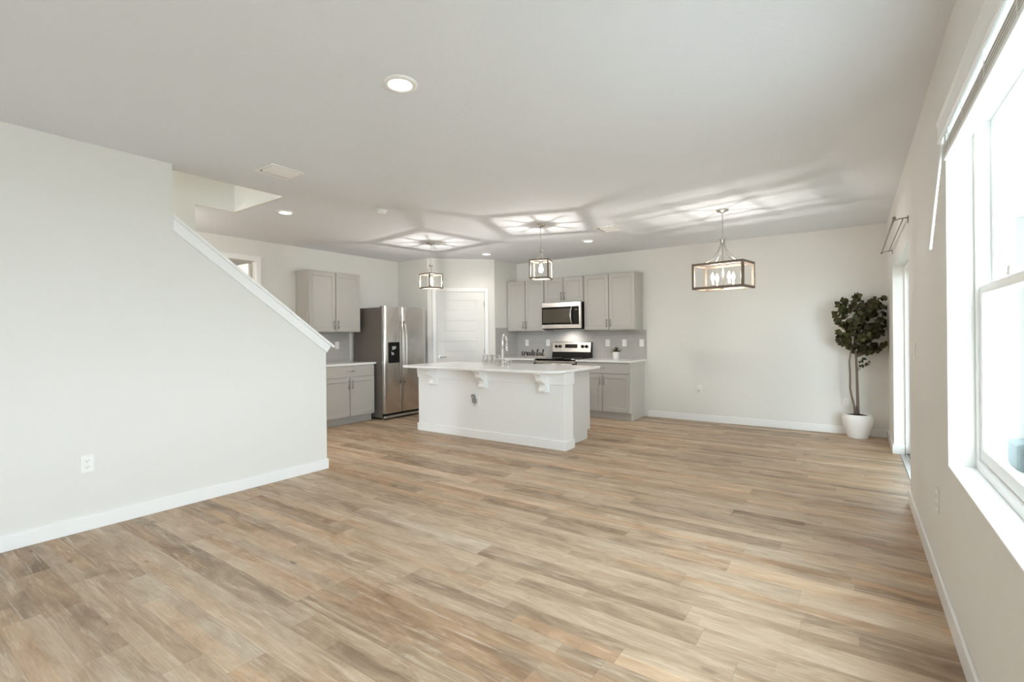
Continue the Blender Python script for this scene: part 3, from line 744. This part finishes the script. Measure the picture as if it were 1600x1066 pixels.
# lateral axis in the photo is roughly (cos35, sin35); trunks rise side by side
def tp(l, z, d=0): return (l * .82 + d * -.57, l * .57 + d * .82 - .0, z)
t1 = [tp(.0, .28), tp(.005, .42), tp(.0, .60), tp(-.004, .80), tp(-.012, 1.0), tp(-.03, 1.2), tp(-.02, 1.42), tp(.0, 1.62)]
t2 = [tp(-.02, .28), tp(-.04, .40), tp(-.075, .54), tp(-.09, .62), tp(-.088, .78), tp(-.095, .95), tp(-.07, 1.12), tp(-.085, 1.3), tp(-.12, 1.5)]
MB().tube(t1, [.026, .017, .0155, .0145, .013, .011, .008, .004], 10).build('trunk', M['trunk'], tr)
MB().tube(t2, [.021, .0115, .011, .0105, .010, .0095, .008, .006, .003], 10).build('trunk', M['trunk'], tr)
leaf = MB(); br = MB()
XMAX, YMAX = XR - TX - .012, YB - TY - .02
def clampv(p): return Vector((min(p.x, XMAX), min(p.y, YMAX), p.z))
def add_leaf(p, d, size):
    d = d.normalized(); up = Vector((rv(-1, 1) + .5, rv(-1, 1) - .9, rv(.1, 1.1))); sdv = d.cross(up)
    if sdv.length < .1: sdv = d.cross(Vector((1, 0, 0)))
    sdv.normalize(); n = sdv.cross(d); fold = rv(.15, .45); curl = rv(-.1, .25)
    prof = [(0, .02), (.12, .34), (.32, .50), (.55, .45), (.78, .26), (1, .01)]
    vs = []
    for q, w in prof:
        c_ = p + d * size * q - n * (curl * size * q * q); vs += [c_ + sdv * w * size + n * w * size * fold, c_, c_ - sdv * w * size + n * w * size * fold]
    vs = [clampv(Vector(v)) for v in vs]
    fs = []
    for i in range(5):
        for j in (0, 1): fs.append((i * 3 + j, i * 3 + j + 1, i * 3 + j + 4, i * 3 + j + 3))
    leaf.add(vs, fs, True)
def twig(a, b, nl, size=.060):
    a = Vector(a); b = clampv(Vector(b)); mid = (a + b) / 2 + Vector((rv(-.03, .03), rv(-.03, .03), rv(.0, .05)))
    pts = []
    for k in range(7):
        t = k / 6; pts.append(clampv((1 - t) ** 2 * a + 2 * t * (1 - t) * mid + t * t * b))
    br.tube(pts, [.0045 - .0005 * k for k in range(7)], 6)
    for k in range(nl):
        t = .35 + .65 * (k + rv(0, .8)) / nl; i = min(int(t * 6), 5); p = pts[i].lerp(pts[i + 1], t * 6 - i)
        ax = (pts[i + 1] - pts[i]).normalized(); r = Vector((rv(-1, 1), rv(-1, 1), rv(-1.3, .45))); d = (ax * rv(.1, .8) + r).normalized()
        add_leaf(p, d, size * rv(.7, 1.15))
# crown: twigs end on targets given as (lateral, height, depth) read from the photo
tg = []
for _ in range(66):
    l = rv(-.22, .37); z = rv(1.08, 1.76); tg.append((l, z, rv(-.26, .13)))
tg = [q for q in tg if ((q[0] - .075) / .31) ** 2 + ((q[1] - 1.43) / .34) ** 2 < 1.0]
tg += [(-.30, 1.545, -.02), (-.26, 1.58, .02), (-.22, 1.66, 0), (-.14, 1.74, .02), (-.02, 1.80, -.03), (.03, 1.77, .05), (-.24, 1.45, -.02), (-.25, 1.33, -.05), (-.22, 1.24, .03), (.30, 1.56, -.05), (.33, 1.42, -.04), (.27, 1.66, -.06), (-.14, 1.16, -.06), (.06, 1.13, -.06), (.10, 1.17, .03), (.22, 1.13, -.02), (.0, 1.7, .06), (-.1, 1.66, -.06), (.24, 1.30, -.06), (.15, 1.55, -.12), (.1, 1.4, -.18), (-.05, 1.3, -.16)]
for l, z, d in tg:
    src = t1 if l > -.05 else t2; zz = min(max(z - rv(.08, .3), 1.05), 1.55)
    p = min(src, key=lambda q: abs(q[2] - zz)); twig(p, tp(l, z, d), random.randint(10, 14))
for l, z, d in ((.13, .955, -.03), (.05, 1.0, -.02)): twig(tp(-.004, .82), tp(l, z, d), 5, .05)
br.build('branches', M['trunk'], tr); leaf.build('foliage', M['leaf'], tr)

# ------------------------------------------------------------------ PENDANTS
def cage(par, a, b, z0, z1, w, m):
    """open box frame, half sizes a x b, bars of width w: twelve bars in one mesh"""
    s = MB(); h_ = w / 2
    for z in (z0 + h_, z1 - h_):
        for y in (-b, b): s.box(-a - h_, a + h_, y - h_, y + h_, z - h_, z + h_)
        for x in (-a, a): s.box(x - h_, x + h_, -b + h_, b - h_, z - h_, z + h_)
    for x in (-a, a):
        for y in (-b, b): s.box(x - h_, x + h_, y - h_, y + h_, z0 + w, z1 - w)
    return s.build('frame', m, par, .0015, 1)
def chain(par, z0, z1):
    s = MB(); n = max(2, int((z1 - z0) / .026)); st = (z1 - z0) / n
    for i in range(n):
        zc = z0 + st * (i + .5); pts = []
        for k in range(12):
            a = 2 * math.pi * k / 12; u, w = .0075 * math.cos(a), (.5 * st + .004) * math.sin(a); pts.append((u, 0, zc + w) if i % 2 else (0, u, zc + w))
        s.tube(pts, .0021, 6, True)
    return s.build('chain', M['nickel'], par)
def canopy(par, r): return MB().lathe([(r, 0), (r, -.006), (r * .85, -.018), (.02, -.026), (.008, -.045), (.0005, -.045)], n=28).build('canopy', M['nickel'], par)
def pendant(label, x, y, rz, a, z0, z1, ztop, hub, ring):
    t = thing('lantern_pendant', label, 'pendant light', (x, y, H), rz, 'lantern pendants above the island')
    canopy(t, .062); Z0, Z1, HB = z0 - H, z1 - H, hub - H
    cage(t, a, a, Z0, Z1, .017, M['bronze'])
    s = MB(); s.lathe([(.008, 0), (.028, -.002), (.028, -.012), (.012, -.02), (.012, -.035)], (0, 0, HB), 20); s.build('hub', M['nickel'], t)
    chain(t, HB + (.05 if ring else .0), -.04)
    if ring:
        pts = [(.022 * math.cos(2 * math.pi * k / 20), 0, HB + .026 + .022 * math.sin(2 * math.pi * k / 20)) for k in range(20)]
        MB().tube(pts, .0028, 6, True).build('loop', M['nickel'], t)
    for sx in (-1, 1):
        for sy in (-1, 1):
            pts = [(sx * (.012 + (a * .62 - .012) * q ** 2.0), sy * (.012 + (a * .62 - .012) * q ** 2.0), HB - .02 + (Z1 - .004 - HB + .02) * (1 - (1 - q) ** 1.25)) for q in [i / 10 for i in range(11)]]
            MB().tube(pts, .0042, 6).build('arm', M['nickel'], t)
    s = MB()
    for sx in (-1, 1):      # cross bars that carry the arms and socket
        s.box(-a, a, -.005, .005, Z1 - .012, Z1 - .002) if sx < 0 else s.box(-.005, .005, -a, a, Z1 - .012, Z1 - .002)
    s.lathe([(.010, -.008), (.022, -.012), (.026, -.026), (.026, -.050), (.016, -.058)], (0, 0, Z1), 20); s.build('socket', M['nickel'], t)  # socket widened to a cup to block upward light on the ceiling
    bz = Z1 - .115
    MB().lathe([(.0005, -.040), (.016, -.036), (.027, -.020), (.030, 0), (.026, .020), (.014, .042), (.011, .058)], (0, 0, bz), 24).build('bulb', M['bulb'], t)
    l = lamp('pendant_lamp', 'POINT', (0, 0, bz), P_BULB, r=.009); l.parent = t
    return t
p1 = pendant('left lantern pendant over the island, turned corner first', -4.992, 5.097, -.1401, .114, 2.000, 2.215, H, 2.345, False)
p2 = pendant('right lantern pendant over the island, with a round loop on its chain', -3.127, 5.092, .3243, .112, 2.000, 2.232, H, 2.355, True)

ch = thing('chandelier', 'rectangular four-bulb lantern chandelier over the empty dining area', 'chandelier', (-1.164, 5.696, H), -.1671)
canopy(ch, .065); a, b = .262, .158; Z0, Z1, HB = 1.80 - H, 2.085 - H, 2.345 - H
cage(ch, a, b, Z0, Z1, .026, M['bronze']); chain(ch, HB + .015, -.04)
MB().lathe([(.006, .02), (.012, .016), (.034, .012), (.034, 0), (.018, -.008), (.016, -.03)], (0, 0, HB), 20).build('hub', M['nickel'], ch)
for sx in (-1, 1):
    for sy in (-1, 1):
        pts = [(sx * (.014 + (a * .62 - .014) * q ** 2.0), sy * (.012 + (b * .78 - .012) * q ** 2.0), HB - .01 + (Z1 - HB + .01) * (1 - (1 - q) ** 1.2)) for q in [i / 14 for i in range(15)]]
        MB().tube(pts, .006, 6).build('arm', M['nickel'], ch)
s = MB(); s.cyl((0, 0, HB), (0, 0, Z0 + .03), .007); s.lathe([(.0005, -.03), (.012, -.028), (.016, -.016), (.010, 0), (.007, .01)], (0, 0, Z0 + .03), 16)
s.box(-.006, .006, -b, b, Z1 - .014, Z1 - .004); s.box(-a, a, -.006, .006, Z1 - .014, Z1 - .004)
s.build('stem', M['nickel'], ch)
for sx, sy in ((-1, -1), (-1, 1), (1, -1), (1, 1)):
    cx_, cy_ = sx * .088, sy * .062
    MB().tube([(0, 0, Z0 + .03), (cx_ * .5, cy_ * .5, Z0 + .018), (cx_, cy_, Z0 + .03), (cx_, cy_, Z0 + .05)], .005, 8).build('candle_arm', M['nickel'], ch)
    MB().lathe([(.016, 0), (.016, .003), (.0115, .005), (.0115, .052)], (cx_, cy_, Z0 + .045), 16).build('candle_sleeve', M['nickel'], ch)
    MB().lathe([(.009, 0), (.014, .012), (.018, .032), (.015, .052), (.007, .075), (.0005, .088)], (cx_, cy_, Z0 + .097), 18).build('bulb', M['bulb'], ch)
    l = lamp('chandelier_lamp', 'POINT', (cx_, cy_, Z0 + .135), P_CAND, r=.008); l.parent = ch

# ------------------------------------------------------------------ CEILING FITTINGS
RL = [(-1.978, 1.800, 'round recessed ceiling light nearest the camera'), (-5.022, 2.915, 'round recessed ceiling light beside the stairwell opening'),
      (-4.971, 6.376, 'round recessed ceiling light in front of the pantry door'), (-3.121, 6.389, 'round recessed ceiling light behind the right island pendant')]
for x, y, w in RL:
    t = thing('recessed_light', w, 'ceiling light', (x, y, H), 0, 'recessed ceiling lights')
    MB().lathe([(.092, 0), (.092, -.004), (.086, -.009), (.066, -.011), (.060, -.006), (.060, 0)], n=40, cap=False).build('trim_ring', M['white_plastic'], t)
    MB().lathe([(.060, -.004), (.050, -.009), (.0005, -.012)], n=32, cap=False).build('diffuser', M['diffuser'], t)
    l = lamp('downlight', 'SPOT', (0, 0, -.03), P_DOWN, r=.05, spot=R(150)); l.parent = t
def vent(label, x0, x1, y0, y1):
    cx_, cy_ = (x0 + x1) / 2, (y0 + y1) / 2; t = thing('ceiling_vent', label, 'vent', (cx_, cy_, H), 0, 'ceiling supply vents'); a, b = (x1 - x0) / 2, (y1 - y0) / 2
    s = MB(); w = .026
    for q in ((-a, a, -b, -b + w), (-a, a, b - w, b), (-a, -a + w, -b + w, b - w), (a - w, a, -b + w, b - w)): s.box(q[0], q[1], q[2], q[3], -.008, 0)
    s.build('frame', M['white_plastic'], t, .003)
    MB().box(-a + w, a - w, -b + w, b - w, -.0025, -.0005).build('backing', M['slot'], t)
    n = 5
    for k in range(n):
        xx = -a + w + (2 * a - 2 * w) * (k + .5) / n; sg_ = -1 if k == 0 else 1; h_ = (2 * a - 2 * w) / n * (.46 if k == 0 else .44)
        q = sg_ * .007
        MB().prism([(xx - h_ * .86, -.010 - q), (xx + h_ * .86, -.009 + q), (xx + h_ * .86, -.0078 + q), (xx - h_ * .86, -.0078 - q)], 'y', -b + w, b - w).build('louver', M['white_plastic'], t)
vent('white louvered ceiling vent near the stairwell opening', -3.955, -3.690, 2.030, 2.315)
vent('white louvered ceiling vent left of the chandelier', -2.705, -2.430, 5.665, 5.965)
sk = thing('smoke_detector', 'small round white smoke detector on the ceiling', 'smoke detector', (-4.125, 3.47, H))
MB().lathe([(.062, 0), (.062, -.010), (.056, -.014)], n=32).build('base', M['white_plastic'], sk)
MB().lathe([(.052, -.013), (.054, -.020), (.046, -.034), (.022, -.040), (.0005, -.041)], n=32).build('cover', M['white_plastic'], sk)

# ------------------------------------------------------------------ OUTLETS AND SWITCHES
def plate(name, label, cat, loc, rz, kind, group=None):
    """local: plate in XZ facing -Y, centre at loc"""
    t = thing(name, label, cat, loc, rz, group)
    MB().box(-.036, .036, -.006, 0, -.059, .059).build('cover_plate', M['white_plastic'], t, .002)
    if kind == 'outlet':
        for zc in (-.021, .021):
            r = MB().box(-.017, .017, -.0085, -.006, zc - .0145, zc + .0145).build('receptacle', M['white_plastic'], t, .001)
            s = MB(); s.box(-.008, -.0058, -.009, -.0084, zc - .003, zc + .006); s.box(.0058, .008, -.009, -.0084, zc - .002, zc + .006); s.cyl((0, -.0084, zc - .008), (0, -.009, zc - .008), .0025, 10)
            s.build('slots', M['slot'], r)
    else:
        MB().box(-.0165, .0165, -.0085, -.006, -.033, .033).build('rocker', M['white_plastic'], t, .001)
    return t
yt = YB - .008
plate('wall_outlet', 'large white duplex outlet low on the left stair wall', 'outlet', (XL, 1.061, .457), R(90), 'outlet')
BS = [(-5.000, 'outlet', 'white outlet on the tile above the left end of the word sign'), (-4.545, 'outlet', 'white outlet on the tile just left of the stove'),
      (-3.380, 'outlet', 'white outlet on the tile left of the small potted plant'), (-3.085, 'switch', 'white switch on the tile just behind the small potted plant'), (-2.792, 'switch', 'white switch at the right end of the tile backsplash')]
for x, k, w in BS: plate('wall_' + k, w, k, (x, yt, 1.175), 0, k, 'plates on the tile backsplash')
plate('wall_switch', 'white switch on the tile beside the end of the sloped stair cap', 'switch', (XK + .008, 4.79, 1.18), R(90), 'switch')
plate('wall_switch', 'slim white switch on the right wall between window and patio door', 'switch', (XR, 4.385, 1.178), R(-90), 'switch')
plate('wall_outlet', 'white outlet low on the right wall below the window', 'outlet', (XR, 3.308, .445), R(-90), 'outlet')
t = plate('wall_switch', 'wall-coloured plate on the back wall right of the cabinets at switch height', 'switch', (-2.16, YB, 1.166), 0, 'switch')
for o in [x for x in COL.objects if x.parent == t]: o.data.materials[0] = M['plate_cream']
plate('wall_outlet', 'white outlet with a plug-in, low on the bare back wall', 'outlet', (-1.905, YB, .480), 0, 'outlet')
pf = thing('plug_in_freshener', 'small white plug-in unit in the back wall outlet', 'plug-in', (-1.905, YB - .009, .505))
MB().box(-.022, .022, -.035, 0, -.03, .045).build('body', M['white_plastic'], pf, .008); MB().cyl((0, -.02, -.03), (0, -.02, -.055), .014).build('bottle', M['clear'], pf)
plate('wall_outlet', 'white outlet on the back wall just left of the ficus pot', 'outlet', (-.085, YB, .405), 0, 'outlet')
plate('wall_outlet', 'white outlet on the front of the island below the middle corbel', 'outlet', (-3.945, 4.85, .475), 0, 'outlet')
ad = thing('plug_adapter', 'dark grey plug adapter hanging tilted from the island outlet', 'plug adapter', (-3.985, 4.841, .508))
s = MB(); s.prism([(-.040, .050), (.000, .058), (.036, -.045), (.010, -.062), (-.010, -.058)], 'y', -.032, 0); s.build('body', M['grey_plastic'], ad, .005)
MB().box(-.020, .006, -.0335, -.031, .004, .040).build('label_panel', M['dispenser'], ad)
MB().tube([(.004, -.016, -.055), (.004, -.018, -.08), (.002, -.014, -.105)], .003, 6).build('cord', M['grey_plastic'], ad)

# ------------------------------------------------------------------ curtain rod over the sliding door
cr = thing('curtain_rod', 'double bronze curtain rod above the sliding patio door', 'curtain rod', (XR, 5.71, 2.185)); co = cr.location
s = MB(); s.cyl((.262, 4.78, 2.185), (.262, 6.68, 2.185), .0055, 12); s.cyl((.262, 4.78, 2.185), (.262, 5.75, 2.185), .0072, 12); s.shift(co).build('front_rod', M['rod'], cr)
MB().cyl((.318, 4.79, 2.180), (.318, 6.64, 2.180), .004, 10).shift(co).build('back_rod', M['rod'], cr)
for y in (4.74, 6.72):
    MB().lathe([(.0005, -.014), (.010, -.010), (.013, 0), (.010, .010), (.0005, .014)], (.262, y, 2.185), 16).shift(co).build('finial', M['rod'], cr)
for y in (4.80, 6.64):
    s = MB(); s.tube([(.350, y, 2.19), (.30, y, 2.188), (.262, y, 2.176)], .004, 8); s.box(.346, .352, y - .007, y + .007, 2.150, 2.205); s.shift(co).build('bracket', M['rod'], cr)

# ------------------------------------------------------------------ horizontal blind, drawn up
bl = thing('window_blind', 'white horizontal blind drawn up under its valance in the window', 'blind', (.36, 2.03, 2.08)); bo = bl.location
by0, by1 = WY0 + .012, WY1 - .012
s = MB().prism([(.325, 2.185), (.328, 2.180), (.333, 2.180), (.333, 2.280), (.322, 2.280), (.320, 2.272), (.326, 2.258), (.327, 2.205), (.325, 2.195)], 'y', WY0 - .03, WY1 + .022)
s.box(.333, .351, WY1 + .012, WY1 + .022, 2.18, 2.28); s.box(.333, .351, WY0 - .03, WY0 - .02, 2.18, 2.28)
s.shift(bo).build('valance', M['vinyl'], bl)
MB().box(.352, .400, by0, by1, 2.215, 2.257).shift(bo).build('headrail', M['vinyl'], bl, .002)
for k in range(11):
    z = 2.113 + k * .0045; x0 = .343 + (k % 3) * .0008
    MB().box(x0, x0 + .05, by0, by1, z, z + .003).shift(bo).build('slat', M['slat'], bl)
MB().box(.343, .394, by0, by1, 2.092, 2.112).shift(bo).build('bottom_rail', M['vinyl'], bl, .003)
for y in (1.35, 1.72, 2.10, 2.48, 2.80):
    s = MB(); s.tube([(.3405, y, 2.21), (.3405, y + .004, 2.16), (.3405, y, 2.10)], .0016, 6); s.cyl((.368, y, 2.092), (.368, y, 2.089), .008, 12)
    s.shift(bo).build('ladder_cord', M['vinyl'], bl)
MB().tube([(.340, 2.945, 2.20), (.338, 2.944, 2.17), (.292, 2.935, 1.69)], [.003, .0045, .0055], 8).shift(bo).build('tilt_wand', M['wand'], bl)
